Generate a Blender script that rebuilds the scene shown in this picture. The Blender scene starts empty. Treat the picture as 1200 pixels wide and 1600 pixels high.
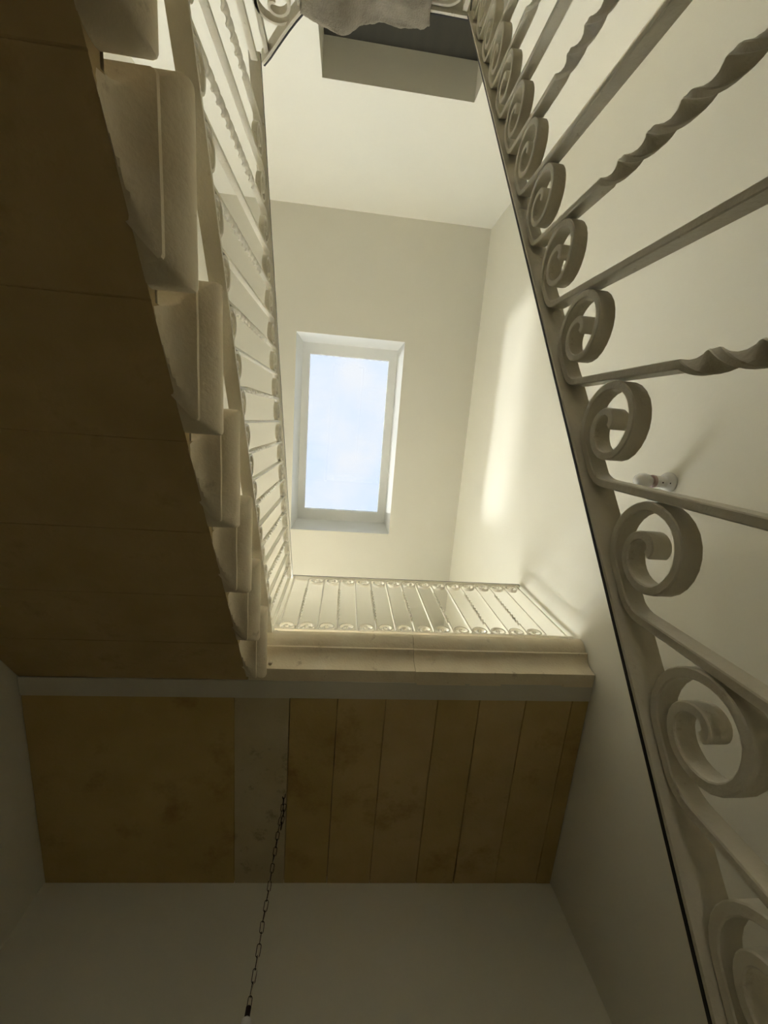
import bpy, math, random
from mathutils import Vector, Matrix, noise
random.seed(7)
C = bpy.context.scene.collection
S = bpy.context.scene

# ------------------------------------------------------------------ camera
# origin = camera, x right, y towards the far landing, z up; floor at z = -1.48
cam_d = bpy.data.cameras.new('camera')
cam_d.sensor_fit = 'VERTICAL'; cam_d.sensor_height = 36.0
cam_d.lens = 635.38 / 1600 * 36.0
cam_d.clip_start = 0.02
cam = bpy.data.objects.new('camera', cam_d); C.objects.link(cam)
RW = ((0.99319896, -0.0782872, -0.08617971), (0.05756725, 0.97358013, -0.22096999), (0.10120197, 0.21450604, 0.97146555))
r, d, f = [Vector(v) for v in RW]
M4 = Matrix.Identity(4)
for i in range(3):
    M4[i][0] = r[i]; M4[i][1] = -d[i]; M4[i][2] = -f[i]
cam.matrix_world = M4
S.camera = cam

# ------------------------------------------------------------------ world, sun, exposure
w = bpy.data.worlds.new('sky'); S.world = w; w.use_nodes = True
nt = w.node_tree; nt.nodes.clear()
tc = nt.nodes.new('ShaderNodeTexCoord')
nz = nt.nodes.new('ShaderNodeTexNoise'); nz.inputs['Scale'].default_value = 3.2; nz.inputs['Detail'].default_value = 4.0; nz.inputs['Roughness'].default_value = .55
rp = nt.nodes.new('ShaderNodeValToRGB')
rp.color_ramp.elements[0].position = .38; rp.color_ramp.elements[0].color = (.78, .89, 1.0, 1)
rp.color_ramp.elements[1].position = .60; rp.color_ramp.elements[1].color = (1.0, .98, .93, 1)
bg = nt.nodes.new('ShaderNodeBackground'); bg.inputs['Strength'].default_value = 19.0
wo = nt.nodes.new('ShaderNodeOutputWorld')
nt.links.new(tc.outputs['Generated'], nz.inputs['Vector'])
nt.links.new(nz.outputs['Fac'], rp.inputs['Fac'])
nt.links.new(rp.outputs['Color'], bg.inputs['Color'])
nt.links.new(bg.outputs['Background'], wo.inputs['Surface'])

sd = bpy.data.lights.new('sun', 'SUN'); sd.energy = 44.0; sd.angle = math.radians(7); sd.color = (1.0, .96, .86)
sun = bpy.data.objects.new('sun', sd); C.objects.link(sun)
sun.rotation_euler = Vector((1.0, -.22, -1.02)).to_track_quat('-Z', 'Y').to_euler()
sun.location = (-6, 1.5, 11)

S.view_settings.view_transform = 'Standard'; S.view_settings.look = 'None'
S.view_settings.gamma = 1.0; S.view_settings.use_curve_mapping = False
S.view_settings.exposure = 0.2

# ------------------------------------------------------------------ materials
def mat(name, c1, c2=None, rough=.7, scale=6.0, bump=0.0, bscale=60.0, spec=.4, stain=None, metal=0.0, stretch=(1, 1, 1)):
    m = bpy.data.materials.new(name); m.use_nodes = True
    n = m.node_tree.nodes; l = m.node_tree.links
    b = n['Principled BSDF']; b.inputs['Roughness'].default_value = rough
    b.inputs['Specular IOR Level'].default_value = spec; b.inputs['Metallic'].default_value = metal
    t = n.new('ShaderNodeTexCoord'); mp = n.new('ShaderNodeMapping'); mp.inputs['Scale'].default_value = stretch
    l.new(t.outputs['Object'], mp.inputs['Vector'])
    a = n.new('ShaderNodeTexNoise'); a.inputs['Scale'].default_value = scale; a.inputs['Detail'].default_value = 5
    l.new(mp.outputs['Vector'], a.inputs['Vector'])
    cr = n.new('ShaderNodeValToRGB'); cr.color_ramp.elements[0].position = .35; cr.color_ramp.elements[1].position = .66
    cr.color_ramp.elements[0].color = (*(c2 or c1), 1); cr.color_ramp.elements[1].color = (*c1, 1)
    l.new(a.outputs['Fac'], cr.inputs['Fac'])
    out = cr.outputs['Color']
    if stain:
        col, ss, p0, p1 = stain
        a2 = n.new('ShaderNodeTexNoise'); a2.inputs['Scale'].default_value = ss; a2.inputs['Detail'].default_value = 7; a2.inputs['Roughness'].default_value = .65
        l.new(t.outputs['Object'], a2.inputs['Vector'])
        r2 = n.new('ShaderNodeValToRGB'); r2.color_ramp.elements[0].position = p0; r2.color_ramp.elements[1].position = p1
        l.new(a2.outputs['Fac'], r2.inputs['Fac'])
        mx = n.new('ShaderNodeMix'); mx.data_type = 'RGBA'; mx.inputs['B'].default_value = (*col, 1)
        l.new(r2.outputs['Color'], mx.inputs['Factor']); l.new(out, mx.inputs['A']); out = mx.outputs['Result']
    l.new(out, b.inputs['Base Color'])
    if bump:
        a3 = n.new('ShaderNodeTexNoise'); a3.inputs['Scale'].default_value = bscale; a3.inputs['Detail'].default_value = 4
        l.new(t.outputs['Object'], a3.inputs['Vector'])
        bp = n.new('ShaderNodeBump'); bp.inputs['Strength'].default_value = bump; bp.inputs['Distance'].default_value = .004
        l.new(a3.outputs['Fac'], bp.inputs['Height']); l.new(bp.outputs['Normal'], b.inputs['Normal'])
    return m

WALL = mat('cream_wall_paint', (.885, .845, .715), (.87, .83, .70), .6, 2.5, .12, 40, .3)
CEIL = mat('ceiling_paint', (.78, .745, .635), (.765, .73, .62), .75, 2.5, .08, 40, .25)
BEAM = mat('dull_beam_paint', (.70, .655, .54), (.66, .615, .50), .7, 4, .2, 40, .25)
WHITE = mat('white_window_paint', (.93, .93, .89), (.915, .915, .87), .45, 4, .03, 60, .4)
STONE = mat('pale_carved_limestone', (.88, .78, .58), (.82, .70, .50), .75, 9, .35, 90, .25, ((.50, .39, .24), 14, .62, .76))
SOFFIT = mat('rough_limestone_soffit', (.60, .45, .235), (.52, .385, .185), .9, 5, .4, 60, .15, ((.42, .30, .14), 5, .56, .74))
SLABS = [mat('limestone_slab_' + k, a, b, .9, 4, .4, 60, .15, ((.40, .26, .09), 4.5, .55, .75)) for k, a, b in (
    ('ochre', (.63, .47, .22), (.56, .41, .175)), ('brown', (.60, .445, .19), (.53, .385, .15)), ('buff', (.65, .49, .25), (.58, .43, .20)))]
CEMENT = mat('grey_cement_patch', (.62, .53, .34), (.57, .48, .29), .9, 6, .5, 50, .15, ((.40, .33, .20), 9, .56, .66))
IRON = mat('cream_painted_iron', (.90, .845, .695), (.87, .81, .66), .36, 30, .25, 160, .5, ((.62, .53, .38), 45, .64, .74))
BLACK = mat('dark_handrail_strip', (.025, .02, .018), (.02, .016, .014), .5, 20)
RUST = mat('dark_rusty_chain', (.05, .03, .022), (.03, .018, .014), .6, 60, .2, 200, .4, None, .6)
PLASTIC = mat('white_ceramic', (.86, .84, .80), (.84, .82, .78), .25, 10, 0, 50, .5)
PINK = mat('brownish_bulb_cap', (.42, .30, .27), (.38, .27, .24), .4, 10)
HOLE = mat('dark_screw_hole', (.03, .02, .02), None, .8)
BULB = mat('opal_bulb_glass', (.90, .88, .84), (.88, .86, .82), .12, 10, 0, 50, .6)
CORD = mat('pale_cord', (.75, .66, .50), None, .6, 20)
DARKDOOR = mat('dark_grey_brown_door', (.055, .050, .034), (.046, .042, .029), .6, 3, .1, 30, .3, None, 0, (8, 1, 1))
BRASS = mat('dull_brass', (.45, .33, .14), (.38, .28, .12), .35, 20, 0, 50, .5, None, .9)
FLOOR = mat('floor_cement_tile', (.84, .77, .62), (.80, .73, .58), .5, 5, .1, 40)
TILE = mat('landing_cement_tile', (.16, .14, .11), (.13, .115, .09), .5, 5, .1, 40)
CLOTH = mat('grey_brown_towelling', (.52, .475, .375), (.36, .32, .245), .95, 22, 1.0, 240, .1)

def glass(name, col):
    g = bpy.data.materials.new(name); g.use_nodes = True
    n = g.node_tree.nodes; l = g.node_tree.links; n.remove(n['Principled BSDF'])
    tr = n.new('ShaderNodeBsdfTransparent'); tr.inputs['Color'].default_value = col
    gl = n.new('ShaderNodeBsdfGlossy'); gl.inputs['Roughness'].default_value = .02
    fr = n.new('ShaderNodeFresnel'); fr.inputs['IOR'].default_value = 1.35
    mx = n.new('ShaderNodeMixShader')
    l.new(fr.outputs[0], mx.inputs[0]); l.new(tr.outputs[0], mx.inputs[1]); l.new(gl.outputs[0], mx.inputs[2])
    l.new(mx.outputs[0], n['Material Output'].inputs[0])
    return g
GLASS = glass('tinted_skylight_glass', (.206, .213, .224, 1))
FILLGLASS = glass('fill_window_glass', (.84, .80, .72, 1))  # pane of the added window that brightens the lower well

# ------------------------------------------------------------------ helpers
class MB:
    def __init__(s): s.v = []; s.f = []; s.sm = []
    def add(s, vs, fs, smooth=False):
        o = len(s.v); s.v += [tuple(p) for p in vs]
        s.f += [tuple(i + o for i in q) for q in fs]; s.sm += [smooth] * len(fs); return s
    def box(s, x0, x1, y0, y1, z0, z1):
        return s.add([(x, y, z) for z in (z0, z1) for x, y in ((x0, y0), (x1, y0), (x1, y1), (x0, y1))],
                     [(3, 2, 1, 0), (4, 5, 6, 7), (0, 1, 5, 4), (1, 2, 6, 5), (2, 3, 7, 6), (3, 0, 4, 7)])
    def prism(s, poly, ax, a0, a1):
        # poly: list of (p,q) in the plane perpendicular to axis ax
        def P(p, q, a):
            return {0: (a, p, q), 1: (p, a, q), 2: (p, q, a)}[ax]
        k = len(poly)
        vs = [P(p, q, a0) for p, q in poly] + [P(p, q, a1) for p, q in poly]
        fs = [tuple(range(k - 1, -1, -1)), tuple(range(k, 2 * k))] + [(i, (i + 1) % k, (i + 1) % k + k, i + k) for i in range(k)]
        return s.add(vs, fs)
    def sweep(s, pts, nrm, wid, thk, twist=None, cham=0.0, smooth=False):
        # flat bar along pts; wid is measured along nrm, thk in the plane of the path
        k = len(pts); pts = [Vector(p) for p in pts]; nrm = Vector(nrm).normalized(); vs = []
        for i, p in enumerate(pts):
            a = pts[max(i - 1, 0)]; b = pts[min(i + 1, k - 1)]
            t = (b - a).normalized(); u = nrm - t * nrm.dot(t); u.normalize(); v = t.cross(u)
            if twist:
                ca, sa = math.cos(twist[i]), math.sin(twist[i]); u, v = u * ca + v * sa, v * ca - u * sa
            W = wid[i] if isinstance(wid, list) else wid
            hw, ht, c = W / 2, thk / 2, cham
            sec = ((-hw, -ht), (hw, -ht), (hw, ht), (-hw, ht)) if not c else ((-hw, -ht + c), (-hw + c, -ht), (hw - c, -ht), (hw, -ht + c), (hw, ht - c), (hw - c, ht), (-hw + c, ht), (-hw, ht - c))
            m = len(sec)
            for a_, b_ in sec: vs.append(p + u * a_ + v * b_)
        fs = []
        for i in range(k - 1):
            for j in range(m):
                fs.append((m * i + j, m * i + (j + 1) % m, m * i + m + (j + 1) % m, m * i + m + j))
        fs += [tuple(range(m - 1, -1, -1)), tuple(m * (k - 1) + j for j in range(m))]
        return s.add(vs, fs, smooth)
    def tube(s, pts, r, n=6, closed=False):
        k = len(pts); pts = [Vector(p) for p in pts]; vs = []
        for i, p in enumerate(pts):
            a = pts[(i - 1) % k if closed else max(i - 1, 0)]; b = pts[(i + 1) % k if closed else min(i + 1, k - 1)]
            t = (b - a).normalized(); h = Vector((.31, .77, .21)) if abs(t.z) > .8 else Vector((0, 0, 1))
            u = t.cross(h).normalized(); v = t.cross(u)
            for j in range(n):
                an = 2 * math.pi * j / n; vs.append(p + (u * math.cos(an) + v * math.sin(an)) * r)
        fs = []
        for i in range(k if closed else k - 1):
            q = (i + 1) % k
            for j in range(n): fs.append((i * n + j, i * n + (j + 1) % n, q * n + (j + 1) % n, q * n + j))
        if not closed: fs += [tuple(range(n - 1, -1, -1)), tuple((k - 1) * n + j for j in range(n))]
        return s.add(vs, fs, True)
    def lathe(s, prof, org, axis, n=24):
        # prof: list of (radius, distance along axis)
        axis = Vector(axis).normalized(); org = Vector(org)
        h = Vector((0, 0, 1)) if abs(axis.z) < .8 else Vector((1, 0, 0))
        u = axis.cross(h).normalized(); v = axis.cross(u); vs = []; k = len(prof)
        for r_, t in prof:
            for j in range(n):
                an = 2 * math.pi * j / n; vs.append(org + axis * t + (u * math.cos(an) + v * math.sin(an)) * r_)
        fs = [(i * n + j, i * n + (j + 1) % n, (i + 1) * n + (j + 1) % n, (i + 1) * n + j) for i in range(k - 1) for j in range(n)]
        fs += [tuple(range(n - 1, -1, -1)), tuple((k - 1) * n + j for j in range(n))]
        return s.add(vs, fs, True)
    def mesh(s, name, ang=38):
        me = bpy.data.meshes.new(name); me.from_pydata(s.v, [], s.f); me.update()
        import bmesh
        b = bmesh.new(); b.from_mesh(me); bmesh.ops.recalc_face_normals(b, faces=b.faces); b.to_mesh(me); b.free()
        for p, q in zip(me.polygons, s.sm): p.use_smooth = q
        if any(s.sm): me.set_sharp_from_angle(angle=math.radians(ang))
        return me
    def build(s, name, m, parent=None):
        me = s.mesh(name); me.materials.append(m)
        return link(name, me, parent)
def link(name, me, parent=None):
    o = bpy.data.objects.new(name, me); C.objects.link(o)
    if parent: o.parent = parent
    return o
def tag(o, label=None, cat=None, group=None, kind=None):
    for k, v in (('label', label), ('category', cat), ('group', group), ('kind', kind)):
        if v: o[k] = v
    return o
def empty(name, loc, label=None, cat=None, group=None, kind=None):
    # children keep world coordinates: their own location is offset back by bring()
    o = bpy.data.objects.new(name, None); C.objects.link(o); o.location = loc; o.empty_display_size = .05
    return tag(o, label, cat, group, kind)
def bring(root):
    # objects were built in world coordinates; make the direct children relative to the root
    for c in root.children:
        c.location = Vector(c.location) - root.location

# ------------------------------------------------------------------ the room
XL, XR = -1.315, 1.25
YN, ZC, ZF = -1.87, 4.262, -1.48
def yb(x): return 2.272 + (x + 1.314) * .0461
ZL = 1.638                                     # underside of the far landing
tag(MB().box(-1.6, 1.5, -2.3, 2.8, ZF - .15, ZF).build('floor', FLOOR), 'cement floor of the stair well', 'floor', None, 'structure')
tag(MB().box(XL - .2, XL, YN - .24, 2.75, ZF, ZC).build('wall_left', WALL), 'cream painted wall behind the stone flight on the left', 'wall', None, 'structure')
tag(MB().box(XR, XR + .2, YN - .24, 2.75, ZF, ZC).build('wall_right', WALL), 'cream painted wall on the right carrying the small lamp', 'wall', None, 'structure')
BX0, BX1, BZ0, BZ1 = -.95, .05, 1.815, 3.66          # unseen doorway, added to let daylight in behind the far landing
mb = MB()
def bwall(x0, x1, z0, z1): mb.prism([(x0, yb(x0)), (x1, yb(x1)), (x1, 2.6), (x0, 2.6)], 2, z0, z1)
bwall(XL, BX0, ZF, ZC); bwall(BX1, XR, ZF, ZC); bwall(BX0, BX1, ZF, BZ0); bwall(BX0, BX1, BZ1, ZC)
tag(mb.build('wall_back', WALL), 'cream painted wall under and behind the far landing', 'wall', None, 'structure')
tag(MB().box(-2.5, 2.5, 2.601, 6.0, 1.60, BZ0 - .02).build('added_terrace', TILE), 'unseen paving added outside the daylight doorway', 'floor', None, 'structure')  # added with the daylight doorway; its tone sets the light bounced inside
d2 = empty('fill_doorway', (-.41, 2.5, BZ0), 'unseen open doorway added behind the far landing to let in daylight', 'door', None, 'structure')
MB().box(BX0 + .001, BX0 + .04, 2.46, 2.54, BZ0, BZ1 - .001).build('jamb', WHITE, d2)
MB().box(BX1 - .04, BX1 - .001, 2.46, 2.54, BZ0, BZ1 - .001).build('jamb', WHITE, d2)
MB().box(BX0 + .04, BX1 - .04, 2.46, 2.54, BZ1 - .04, BZ1 - .001).build('door_head', WHITE, d2)
MB().box(BX0 - .04, BX0 - .001, 2.62, 3.2, BZ0 + .01, BZ1 - .045).build('door_leaf', WHITE, d2)
bring(d2)
DX0, DX1, DZ0, DZ1 = -.255, .63, .42, 2.805
mb = MB()
mb.box(XL, DX0, YN - .2, YN, ZF, ZC); mb.box(DX1, XR, YN - .2, YN, ZF, ZC)
mb.box(DX0, DX1, YN - .2, YN, DZ1, ZC); 
HX0, HX1, HZ0, HZ1 = -.20, .15, -.80, -.50             # unseen small window, added under the lower landing to brighten the well
mb.box(DX0, HX0, YN - .2, YN, ZF, DZ0); mb.box(HX1, DX1, YN - .2, YN, ZF, DZ0)
mb.box(HX0, HX1, YN - .2, YN, ZF, HZ0); mb.box(HX0, HX1, YN - .2, YN, HZ1, DZ0)
tag(mb.build('wall_near', WALL), 'bright cream wall with the dark door recess', 'wall', None, 'structure')
# door in the near wall
dr = MB().box(DX0 - .03, DX1 + .03, YN - .24, YN - .2, DZ0, DZ1 + .03).build('door_1', DARKDOOR)
tag(dr, 'dark door set deep in the recess of the bright wall', 'door', None, 'structure')
for z0, z1 in ((DZ0 + .15, DZ0 + .95), (DZ0 + 1.1, DZ1 - .50)):
    for x0, x1 in ((DX0 + .1, .155), (.22, DX1 - .1)):
        m_ = MB()
        for a in ((x0, x1, z0, z0 + .02), (x0, x1, z1 - .02, z1), (x0, x0 + .02, z0 + .02, z1 - .02), (x1 - .02, x1, z0 + .02, z1 - .02)):
            m_.box(a[0], a[1], YN - .2, YN - .19, a[2], a[3])
        m_.build('panel_moulding', DARKDOOR, dr)
hd = MB(); hd.lathe([(.022, 0), (.022, .008), (.009, .01), (.009, .04)], (.55, YN - .2, DZ0 + 1.02), (0, 1, 0), 16)
hd.tube([(.55, YN - .162, DZ0 + 1.02), (.5, YN - .158, DZ0 + 1.02), (.44, YN - .162, DZ0 + 1.015)], .008)
hd.build('door_handle', BRASS, dr)

w2 = empty('fill_window', ((HX0 + HX1) / 2, YN - .15, HZ0), 'unseen white framed window added low in the near wall to brighten the well', 'window', None, 'structure')
for a in ((HX0, HX1, HZ0, HZ0 + .025), (HX0, HX1, HZ1 - .025, HZ1), (HX0, HX0 + .025, HZ0 + .025, HZ1 - .025), (HX1 - .025, HX1, HZ0 + .025, HZ1 - .025)):
    MB().box(a[0], a[1], YN - .17, YN - .13, a[2], a[3]).build('frame_bar', WHITE, w2)
MB().box(HX0 + .02, HX1 - .02, YN - .153, YN - .149, HZ0 + .02, HZ1 - .02).build('pane', FILLGLASS, w2)
bring(w2)
# ceiling with the skylight shaft
SX0, SX1, SY0, SY1 = -.541, .516, -.79, 1.186
ZT = 4.66
ins = .022
mb = MB()
O = [(-1.6, -2.3), (1.5, -2.3), (1.5, 2.8), (-1.6, 2.8)]
I0 = [(SX0, SY0), (SX1, SY0), (SX1, SY1), (SX0, SY1)]
I1 = [(SX0 + ins, SY0 + ins), (SX1 - ins, SY0 + ins), (SX1 - ins, SY1 - ins), (SX0 + ins, SY1 - ins)]
vs = [(x, y, ZC) for x, y in O] + [(x, y, ZC) for x, y in I0] + [(x, y, ZT) for x, y in I1] + [(x, y, ZT) for x, y in O]
fs = []
for i in range(4):
    j = (i + 1) % 4
    fs += [(i, j, j + 4, i + 4), (i + 4, j + 4, j + 8, i + 8), (i + 8, j + 8, j + 12, i + 12), (i + 12, j + 12, j, i)]
mb.add(vs, fs)
ce = mb.build('ceiling', CEIL)
ce.data.materials.append(WHITE)
for p in ce.data.polygons:
    c = p.center
    if ZC + .05 < c.z < ZT - .05 and abs(c.x) < 1 and -1.2 < c.y < 1.5: p.material_index = 1
tag(ce, 'flat cream ceiling with a deep white skylight shaft', 'ceiling', None, 'structure')
# skylight window
wi = empty('window_1', (0, .2, ZT), 'bright rectangular skylight with white frame and bright pane', 'window', None, 'structure')
G = (-.442, .408, -.655, 1.040)
F_ = (SX0 + ins - .01, SX1 - ins + .01, SY0 + ins - .01, SY1 - ins + .01)
def bar(x0, x1, y0, y1, z0, z1, nm):
    MB().box(x0, x1, y0, y1, z0, z1).build(nm, WHITE, wi)
bar(F_[0], F_[1], F_[2], G[2], ZT, ZT + .05, 'frame_rail'); bar(F_[0], F_[1], G[3], F_[3], ZT, ZT + .05, 'frame_rail')
bar(F_[0], G[0], G[2], G[3], ZT, ZT + .05, 'frame_stile'); bar(G[1], F_[1], G[2], G[3], ZT, ZT + .05, 'frame_stile')
MB().box(G[0] - .01, G[1] + .01, G[2] - .01, G[3] + .01, ZT + .05, ZT + .056).build('pane', GLASS, wi)
bring(wi)

# ------------------------------------------------------------------ stone moulding profile: (offset from the core, height below the tread)
PROF = [(.060, 0), (.072, -.003), (.080, -.011), (.083, -.023), (.082, -.036), (.078, -.049), (.070, -.061), (.060, -.071), (.050, -.078), (.044, -.081),
        (.051, -.084), (.053, -.089), (.051, -.095), (.041, -.097), (.032, -.099), (.022, -.105), (.013, -.115), (.007, -.128), (.003, -.145), (.001, -.165), (0, -.178)]
def jitter(p, a=.0012, s=14):
    q = Vector(p); nn = noise.noise_vector(q * s)
    return q + nn * a
def tread_mould(T, xw, xs, fy, by, rot=False, cut=None):
    # moulded tread: nosing along the front, the well side and a short return at the back
    mb = MB(); rings = []
    def ys(a, b, k=14): return [a + (b - a) * i / k for i in range(k + 1)]
    def P(x, y, z, o):
        if cut: z = max(z, cut(y) - .034 * min(1, o / .045) - .0005)     # the sloping underside trims the moulding
        return (x, y, z)
    for o, z in PROF:
        z = T + z; c = .008
        ring = [P(xw, fy - o, z, o), P((xw + xs) / 2, fy - o, z, o), P(xs + o - c, fy - o, z, o), P(xs + o - .3 * c, fy - o + .3 * c, z, o)]
        ring += [P(xs + o, y, z, o) for y in ys(fy - o + c, by + o - c)]
        ring += [P(xs + o - .3 * c, by + o - .3 * c, z, o), P(xs + o - c, by + o, z, o), P(xs, by + o, z, 0)]
        rings.append(ring)
    k = len(rings[0]); vs = [jitter(p) for r_ in rings for p in r_]; fs = []
    for i in range(len(rings) - 1):
        for j in range(k - 1): fs.append((i * k + j, i * k + j + 1, (i + 1) * k + j + 1, (i + 1) * k + j))
    mb.add(vs, fs, True)
    top = [tuple(v) for v in vs[:k]] + [(xs, fy + .3, T), (xw, fy + .3, T)]
    mb.add(top, [tuple(range(len(top)))])
    if rot: mb.v = [(-x, -y, z) for x, y, z in mb.v]
    return mb
def soff(y): return ZL + .58 * (y - 1.162)

# left flight: climbs away from the camera to the far landing
XS = -.376
fl = empty('stone_stair_flight', (-.85, -1.0, .42), 'pale limestone stair flight seen from below, climbing along the left wall to the far landing', 'staircase')
GO, RI = .268, .155
for k in range(0, 8):
    T = .885 + RI * (k - 2) + (.012 if k < 2 else 0); fy = -.455 + GO * (k - 2); ny = fy + GO
    c = .002
    z1 = min(soff(ny), T - .03) if k < 7 else T - .02
    ye = ny if k < 7 else 1.158
    poly = [(fy, soff(fy) + c), (fy + c, soff(fy) + c * .6), (ye - c, soff(ye) - c * .6 if k < 7 else ZL), (ye, soff(ye) + c if k < 7 else ZL + c), (ye, T - .012), (fy, T - .012)]
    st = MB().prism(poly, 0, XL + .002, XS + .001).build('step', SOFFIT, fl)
    by = -.290 + GO * (k - 2) + (.003 if k < 2 else 0)
    m_ = tread_mould(T, XL + .002, XS, fy, by, False, soff)
    tm = m_.build('moulded_tread', STONE, st)
bring(fl)

# far landing
LT, LY = 1.815, 1.100
la = empty('stair_landing', (0, LY, ZL), 'stone landing across the far wall with moulded edge and slab underside', 'landing')
mb = MB().prism([(XL + .002, 1.158), (XR - .002, 1.158), (XR - .002, yb(XR) - .002), (XL + .002, yb(XL) - .002)], 2, ZL + .03, LT - .004)
mb.build('landing_floor', TILE, la)
# moulded edge in two pieces that meet at a joint
for x0, x1, zz in ((-.372, .3735, 0), (.3755, XR - .002, -.003)):
    mb = MB(); rings = []; N = 14
    for o, z in PROF + [(-.057, -.178)]:
        rings.append([(x0 + (x1 - x0) * i / N, LY - o * 1.17, LT + z + zz) for i in range(N + 1)])
    k = N + 1; vs = [jitter(p, .0016, 9) for r_ in rings for p in r_]
    mb.add(vs, [(i * k + j, i * k + j + 1, (i + 1) * k + j + 1, (i + 1) * k + j) for i in range(len(rings) - 1) for j in range(N)], True)
    top = [tuple(v) for v in vs[:k]] + [(x1, 1.157, LT + zz), (x0, 1.157, LT + zz)]
    mb.add(top, [tuple(range(len(top)))])
    for e in (0, N):
        cap = [tuple(vs[i * k + e]) for i in range(len(rings))] + [(vs[e].x, 1.157, LT + zz)]
        mb.add(cap, [tuple(range(len(cap)))])
    mb.build('edge_moulding', STONE, la)
# broken stump of plaster at the left end of the moulding
mb = MB(); mb.lathe([(.001, 0), (.008, .003), (.0095, .012), (.007, .022), (.001, .026)], (-.281, 1.083, LT - .172), (0, -.1, 1), 10)
mb.build('plaster_lump', STONE, la)
MB().box(XL + .002, XR - .002, 1.1585, 1.2455, ZL - .004, ZL + .03).build('painted_beam', BEAM, la)
JX = [XL + .002, -.433, -.188, .028, .250, .495, .699, .927, 1.163, XR - .002]
SM = [SLABS[1], CEMENT, SLABS[1], SLABS[0], SLABS[2], SLABS[0], SLABS[2], SLABS[0], SLABS[1]]
for i in range(9):
    a, b = JX[i] + .0012, JX[i + 1] - .0012
    dz = random.uniform(-.0008, .0008); c = .0018
    mb = MB(); N = 10; vs = []
    cross = [(a, ZL + .03), (a, ZL + c + dz), (a + c, ZL + dz), (b - c, ZL + dz), (b, ZL + c + dz), (b, ZL + .03)]
    for j in range(N + 1):
        t = j / N
        for x, z in cross:
            y = 1.246 + (yb(x) - .001 - 1.246) * t
            nn = noise.noise(Vector((x * 6, y * 7, i * 3.1))) * .0016
            vs.append((x + (nn if 0 < j else 0), y, z + nn * .8))
    k = len(cross)
    fs = [(j * k + q, j * k + q + 1, (j + 1) * k + q + 1, (j + 1) * k + q) for j in range(N) for q in range(k - 1)]
    fs += [tuple(range(k)), tuple(N * k + q for q in range(k))]
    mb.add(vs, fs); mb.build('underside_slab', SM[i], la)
bring(la)

# near landing (behind and above the camera's head) and the lower right flight
nl = empty('stair_landing', (0, -1.4, .24), 'lower stone landing in front of the dark recessed door', 'landing')
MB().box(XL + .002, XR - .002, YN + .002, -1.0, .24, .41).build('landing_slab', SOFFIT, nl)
MB().box(XL + .002, XR - .002, YN + .002, -1.0, .411, .42).build('landing_floor', FLOOR, nl)
bring(nl)
rf = empty('stone_stair_flight', (.8, 1.2, ZF), 'lower stone stair flight rising under the close scrolled railing on the right', 'staircase')
G2, R2 = .235, .19
for j in range(1, 10):
    T = .42 - R2 * j; fyw = -.985 + G2 * j            # riser face in world y
    # built rotated by half a turn: x' = -x, y' = -y
    fy = -fyw; ny = fy + G2
    def so2(y): return .42 - .22 + (y - .985) / G2 * R2
    poly = [(fy, so2(fy)), (ny, min(so2(ny), T - .02)), (ny, T - .012), (fy, T - .012)]
    mb = MB().prism(poly, 0, -XR + .002, -.306)
    mb.v = [(-x, -y, z) for x, y, z in mb.v]
    st = mb.build('step', SOFFIT, rf)
    tread_mould(T, -XR + .002, -.302, fy, fy + G2 - .07, True).build('moulded_tread', STONE, st)
bring(rf)

# ------------------------------------------------------------------ wrought iron railings
BW, BT = .017, .0075                                # flat bar: width across the railing, thickness
def arc(c, r0, a0, a1, n):
    return [(c[0] + r0 * math.cos(a0 + (a1 - a0) * i / n), c[1] + r0 * math.sin(a0 + (a1 - a0) * i / n)) for i in range(n + 1)]
def curl(t):
    K = ((0, 1), (180, 1), (270, .92), (360, .60), (450, .37), (540, .24), (600, .15))
    d = t * 600
    for (a, x), (b, y) in zip(K, K[1:]):
        if d <= b: return x + (y - x) * (d - a) / (b - a)
    return K[-1][1]
def half_path(al, sp, top, r0=.034, rb=.030):
    """upper half of one baluster in (u, v): straight up u=0, bends uphill under the rail, ends in a scroll.
    (u=0, v=top) is where the bar axis meets the underside of the rail."""
    al_t = math.tan(al); off = BT / 2 + .0005
    c0 = top - off / math.cos(al)
    cu = sp - r0 - BT - .001; cv = al_t * cu + c0 - r0 / math.cos(al)
    nx, ny = -math.sin(al), math.cos(al)
    # fillet between the vertical bar and the rail line
    turn = math.pi / 2 - al; tl = rb * math.tan(turn / 2)
    f0 = (0, c0 - tl)
    pts = [f0]
    cen = (rb, f0[1])
    for i in range(1, 7):
        a = math.pi - turn * i / 6; pts.append((cen[0] + rb * math.cos(a), cen[1] + rb * math.sin(a)))
    # spiral
    a0 = math.atan2(ny, nx); N = 46
    for i in range(N + 1):
        t = i / N; rr = r0 * curl(t); ph = a0 - math.radians(600) * t
        pts.append((cu + rr * math.cos(ph), cv + rr * math.sin(ph)))
    return pts, f0[1]
def baluster_mesh(name, al, sp, height, twisted, r0):
    """bar between bottom rail (v=0) and top rail (v=height); plane (u,v), width along w"""
    up, vtop = half_path(al, sp, height, r0)
    lo = [(-u, height - v) for u, v in up]           # half-turn symmetric
    vb = height - vtop
    path = list(reversed(lo)); tw = [0] * len(path)
    L = vtop - vb
    if twisted:
        a, b = vb + .15 * L, vb + .80 * L; nt_ = max(2, round((b - a) / .037)); N = nt_ * 10
        for i in range(N + 1):
            path.append((0, a + (b - a) * i / N)); tw.append(math.pi * nt_ * i / N)
    path += up
    tw += [tw[-1]] * (len(path) - len(tw))
    mb = MB(); pts = [(0, u, v) for u, v in path]
    mb.sweep(pts, (1, 0, 0), BW, BT, tw, .0010, True)
    me = mb.mesh(name, 40); me.materials.append(IRON)
    return me
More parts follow.
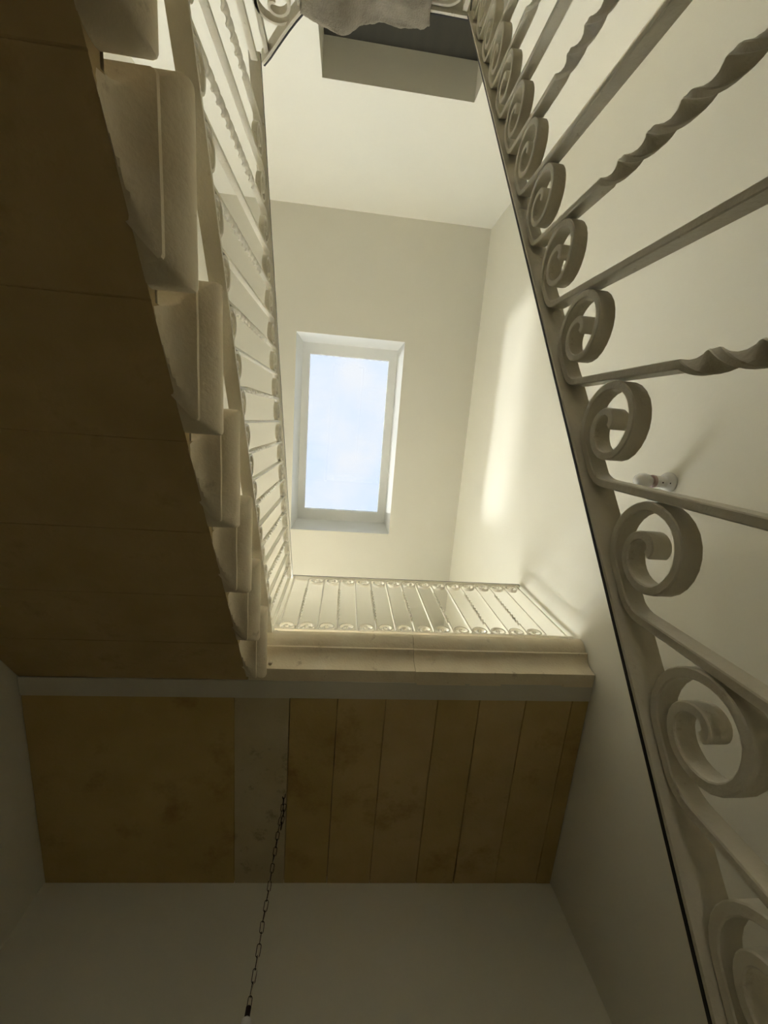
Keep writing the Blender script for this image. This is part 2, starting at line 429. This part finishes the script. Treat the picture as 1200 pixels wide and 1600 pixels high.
def flat_rail(path, nrm, wid, thk, name, m, parent):
    return MB().sweep(path, nrm, wid, thk).build(name, m, parent)

def railing(root, place, al, sp, height, us, twist_even, r0):
    """place(u) -> (location of the bar foot, rotation about z)"""
    mt = baluster_mesh('twisted_baluster', al, sp, height, True, r0)
    mp = baluster_mesh('plain_baluster', al, sp, height, False, r0)
    for i, u in us:
        tw = (i % 2 == 0) == twist_even
        o = link('twisted_baluster' if tw else 'plain_baluster', mt if tw else mp, root)
        loc, rz = place(u); o.location = loc; o.rotation_euler = (0, 0, rz)

# left flight railing: u = +y is uphill
AL = math.atan(.568)
XB = -.314
def zbot(y): return 1.218 + .568 * y              # top of the bottom rail
def ztop(y): return 1.940 + .568 * y              # underside of the handrail
lr = empty('stair_railing', (XB, -.95, zbot(-.95)), 'cream scrolled iron railing with twisted bars climbing the stone flight on the left', 'railing', 'wrought iron railings')
railing(lr, lambda u: ((XB, u, zbot(u)), 0), AL, .0968, .722, [(i, -.646 + .0968 * i) for i in range(-2, 17)], True, .037)
ca = math.cos(AL)
Y0, Y1 = -.965, 1.028
flat_rail([(XB, Y0, zbot(Y0) - .004 / ca), (XB, Y1, zbot(Y1) - .004 / ca)], (1, 0, 0), .038, .008, 'bottom_rail', IRON, lr)
h_ = flat_rail([(XB, Y0, ztop(Y0) + .0025 / ca), (XB, Y1, ztop(Y1) + .0025 / ca)], (1, 0, 0), .032, .005, 'handrail', IRON, lr)
flat_rail([(XB, Y0, ztop(Y0) + .0072 / ca), (XB, Y1, ztop(Y1) + .0072 / ca)], (1, 0, 0), .034, .004, 'dark_top_strip', BLACK, h_)
for y in (-.952, 1.018):
    flat_rail([(XB, y, zbot(y) - (.098 if y < 0 else 0)), (XB, y, ztop(y))], (1, 0, 0), BW, .012, 'end_post', IRON, lr)
bring(lr)

# landing railing: u = +x
YB = 1.040
ZB, ZTp = 1.862, 2.545
dr_ = empty('landing_railing', (.46, YB, LT), 'level cream railing with scrolls and twisted bars along the far landing edge', 'railing', 'wrought iron railings')
railing(dr_, lambda u: ((u, YB, ZB), -math.pi / 2), 0, .1006, ZTp - ZB, [(i, -.193 + .1006 * i) for i in range(0, 14)], True, .038)
XA, XZ = -.298, XR - .003
flat_rail([(XA, YB, ZB - .004), (XZ, YB, ZB - .004)], (0, 1, 0), .032, .008, 'bottom_rail', IRON, dr_)
h_ = flat_rail([(XA, YB, ZTp + .004), (XZ, YB, ZTp + .004)], (0, 1, 0), .032, .008, 'handrail', IRON, dr_)
flat_rail([(XA, YB, ZTp + .0105), (XZ, YB, ZTp + .0105)], (0, 1, 0), .034, .004, 'dark_top_strip', BLACK, h_)
for x in (-.288, 1.222):
    flat_rail([(x, YB, LT + .001), (x, YB, ZTp)], (0, 1, 0), BW, .010, 'end_post', IRON, dr_)
bring(dr_)

# right railing, close to the camera: uphill is -y
AR = math.atan(.810); XRR = .2455
def rtop(y): return .407 - .810 * y
RH = .74
rr_ = empty('stair_railing', (XRR, .9, rtop(.9) - RH), 'close cream railing of curled scrolls and twisted bars sweeping up the right side', 'railing', 'wrought iron railings')
railing(rr_, lambda u: ((XRR, u, rtop(u) - RH), math.pi), AR, .0972, RH, [(i, .039 + .0972 * i) for i in range(-10, 10)], False, .0355)
ca = math.cos(AR); Y0, Y1 = -.985, .99
flat_rail([(XRR, Y0, rtop(Y0) - RH - .004 / ca), (XRR, Y1, rtop(Y1) - RH - .004 / ca)], (1, 0, 0), .034, .008, 'bottom_rail', IRON, rr_)
h_ = flat_rail([(XRR, Y0, rtop(Y0) + .0015 / ca), (XRR, Y1, rtop(Y1) + .0015 / ca)], (1, 0, 0), .030, .003, 'handrail', IRON, rr_)
flat_rail([(XRR, Y0, rtop(Y0) + .0045 / ca), (XRR, Y1, rtop(Y1) + .0045 / ca)], (1, 0, 0), .031, .003, 'dark_top_strip', BLACK, h_)
for y in (-.972, .98):
    flat_rail([(XRR, y, rtop(y) - RH - .08), (XRR, y, rtop(y))], (1, 0, 0), BW, .012, 'end_post', IRON, rr_)
bring(rr_)

# near landing railing with a swept-up end, carries the cloth
YNR = -.985
nr = empty('landing_railing', (0, YNR, .42), 'short level railing with swept-up end crossing the top, under the cloth', 'railing', 'wrought iron railings')
sw = [(-.300, 1.440), (-.277, 1.410), (-.255, 1.377), (-.233, 1.345), (-.212, 1.315), (-.192, 1.288), (-.172, 1.263), (-.150, 1.242), (-.125, 1.226), (-.095, 1.215), (-.05, 1.207), (.05, 1.203), (.235, 1.203)]
h_ = flat_rail([(x, YNR, z) for x, z in sw], (0, 1, 0), .032, .008, 'handrail', IRON, nr)
flat_rail([(x + .0035, YNR, z + .0055) for x, z in sw], (0, 1, 0), .034, .004, 'dark_top_strip', BLACK, h_)
railing(nr, lambda u: ((u, YNR, .50), -math.pi / 2), 0, .1006, .698, [(i, -.085 + .1006 * i) for i in range(0, 3)], True, .038)
flat_rail([(-.30, YNR, .496), (.235, YNR, .496)], (0, 1, 0), .032, .008, 'bottom_rail', IRON, nr)
flat_rail([(-.284, YNR, .421), (-.284, YNR, 1.415)], (0, 1, 0), BW, .012, 'end_post', IRON, nr)
flat_rail([(.222, YNR, .421), (.222, YNR, 1.198)], (0, 1, 0), BW, .012, 'end_post', IRON, nr)
flat_rail([(-.178, YNR, .50), (-.178, YNR, 1.262)], (0, 1, 0), .012, .007, 'plain_baluster', IRON, nr)
sp_ = []
cx, cz = -.238, 1.272
for i in range(49):
    t = i / 48; rr = .046 * curl(t); ph = .75 + math.radians(600) * t
    sp_.append((cx + rr * math.cos(ph), YNR, cz + rr * math.sin(ph)))
flat_rail(sp_, (0, 1, 0), BW, BT, 'scroll', IRON, nr)
bring(nr)

# ------------------------------------------------------------------ cloth over the near railing
mb = MB(); NX, NS = 64, 90; X0, X1 = -.168, .138; vs = []
for i in range(NX + 1):
    tx = i / NX; x = X0 + (X1 - X0) * tx
    BT_ = ((0, .045), (.12, .060), (.32, .068), (.5, .046), (.66, .036), (.82, .040), (.93, .036), (1, .026))
    bulge = next(p + (q - p) * (.5 - .5 * math.cos(math.pi * (tx - a) / (b - a))) for (a, p), (b, q) in zip(BT_, BT_[1:]) if tx <= b)
    for j in range(NS + 1):
        s = (j / NS - .5) * 2                       # -1 .. 1 over the rail
        L = .30
        d_ = abs(s) * L; sg = 1 if s > 0 else -1
        arcl = bulge * math.pi / 2
        if d_ < arcl:
            an = d_ / bulge; y = sg * bulge * math.sin(an); z = bulge * .55 * math.cos(an)
        else:
            q = d_ - arcl; y = sg * (bulge - .20 * bulge / .05 * q + .004 * math.sin(q * 22 + tx * 7)); z = -q
        nn = noise.noise(Vector((x * 22, s * 6, 1.3))) * .004 + noise.noise(Vector((x * 70, s * 30, 4.1))) * .0025
        vs.append((x + noise.noise(Vector((s * 5, tx * 3, 9))) * .006, YNR + y + nn * sg, 1.214 + z + nn * .6))
k = NS + 1
mb.add(vs, [(i * k + j, (i + 1) * k + j, (i + 1) * k + j + 1, i * k + j + 1) for i in range(NX) for j in range(NS)], True)
cl = mb.build('cloth', CLOTH)
md = cl.modifiers.new('thickness', 'SOLIDIFY'); md.thickness = .007; md.offset = 1
tag(cl, 'shaggy grey-brown cloth hung over the railing at the top', 'cloth')

# ------------------------------------------------------------------ lamp on the right wall
wl = empty('wall_lamp', (XR, .140, 1.457), 'small white lamp holder with round bulb on the right wall', 'lamp')
ax = (-1, 0, 0); og = (XR - .001, .140, 1.457)
bs = MB().lathe([(.037, 0), (.038, .004), (.038, .012), (.034, .020), (.024, .026), (.022, .032), (.0225, .050), (.0235, .060), (.0235, .066)], og, ax, 28).build('lamp_holder', PLASTIC, wl)
for dy, dz, t in ((.0, -.030, .021), (.0, -.0225, .046)):
    MB().lathe([(.0028, 0), (.0028, .002)], (XR - .001 - t, .140 + dy, 1.457 + dz), (-.5, 0, -1), 8).build('screw_hole', HOLE, bs)
MB().lathe([(.021, .066), (.0245, .067), (.0245, .078), (.021, .080)], og, ax, 24).build('bulb_cap', PINK, wl)
MB().lathe([(.016, .078), (.019, .082), (.025, .092), (.028, .104), (.0285, .113), (.0265, .126), (.021, .137), (.012, .144), (.002, .146)], og, ax, 24).build('bulb', BULB, wl)
bring(wl)

# ------------------------------------------------------------------ chain hanging from the landing underside
HX, HY = -.198, 1.773
pc = empty('chain_pendant', (HX, HY, ZL), 'thin dark chain with threaded cord hanging from the landing underside', 'chain')
def link_mesh(L=.036, W=.0135, r_=.00135):
    pts = []
    a = L / 2 - W / 2
    for i in range(16):
        t = 2 * math.pi * i / 16
        pts.append((math.cos(t) * W / 2, 0, math.sin(t) * W / 2 + (a if math.sin(t) > 0 else -a if math.sin(t) < 0 else 0)))
    mb = MB().tube(pts, r_, 5, True); me = mb.mesh('link'); me.materials.append(RUST); return me
LM = link_mesh()
def put_link(x, y, z, rz, tilt=0):
    o = link('link', LM, pc); o.location = (x, y, z); o.rotation_euler = (tilt, tilt * .6, rz)
pitch = .0325; z = ZL - .040; i = 0
while z > .905:
    put_link(HX + random.uniform(-.001, .001), HY, z, (.35 if i % 2 else .35 + 1.25) + random.uniform(-.2, .2), random.uniform(-.05, .05))
    z -= pitch; i += 1
for q in range(4):                                   # loose tail doubled back beside the top of the chain
    put_link(HX + .010, HY - .004, ZL - .075 - q * .029, .3 + (q % 2) * 1.2, .04)
MB().tube([(HX + .004, HY, ZL - .001), (HX + .004, HY, ZL - .02), (HX, HY, ZL - .03), (HX - .006, HY, ZL - .024), (HX - .007, HY, ZL - .015)], .0018, 6).build('hook', RUST, pc)
cp = []
for q in range(60):
    t = q / 59; cp.append((HX + .0035 * math.sin(t * 24) + .002, HY + .004 * math.cos(t * 19), ZL - .002 - t * .755))
MB().tube(cp, .0014, 5).build('cord', CORD, pc)
MB().lathe([(.004, 0), (.008, .003), (.008, .022), (.004, .025)], (HX, HY, .912), (0, 0, -1), 12).build('chain_clamp', RUST, pc)
MB().lathe([(.006, 0), (.014, .006), (.016, .02), (.017, .05), (.019, .055), (.019, .075), (.012, .08)], (HX, HY, .888), (0, 0, -1), 18).build('lamp_holder', PLASTIC, pc)
MB().lathe([(.012, .078), (.016, .09), (.026, .11), (.030, .13), (.026, .15), (.014, .163), (.002, .166)], (HX, HY, .888), (0, 0, -1), 18).build('bulb', BULB, pc)
bring(pc)
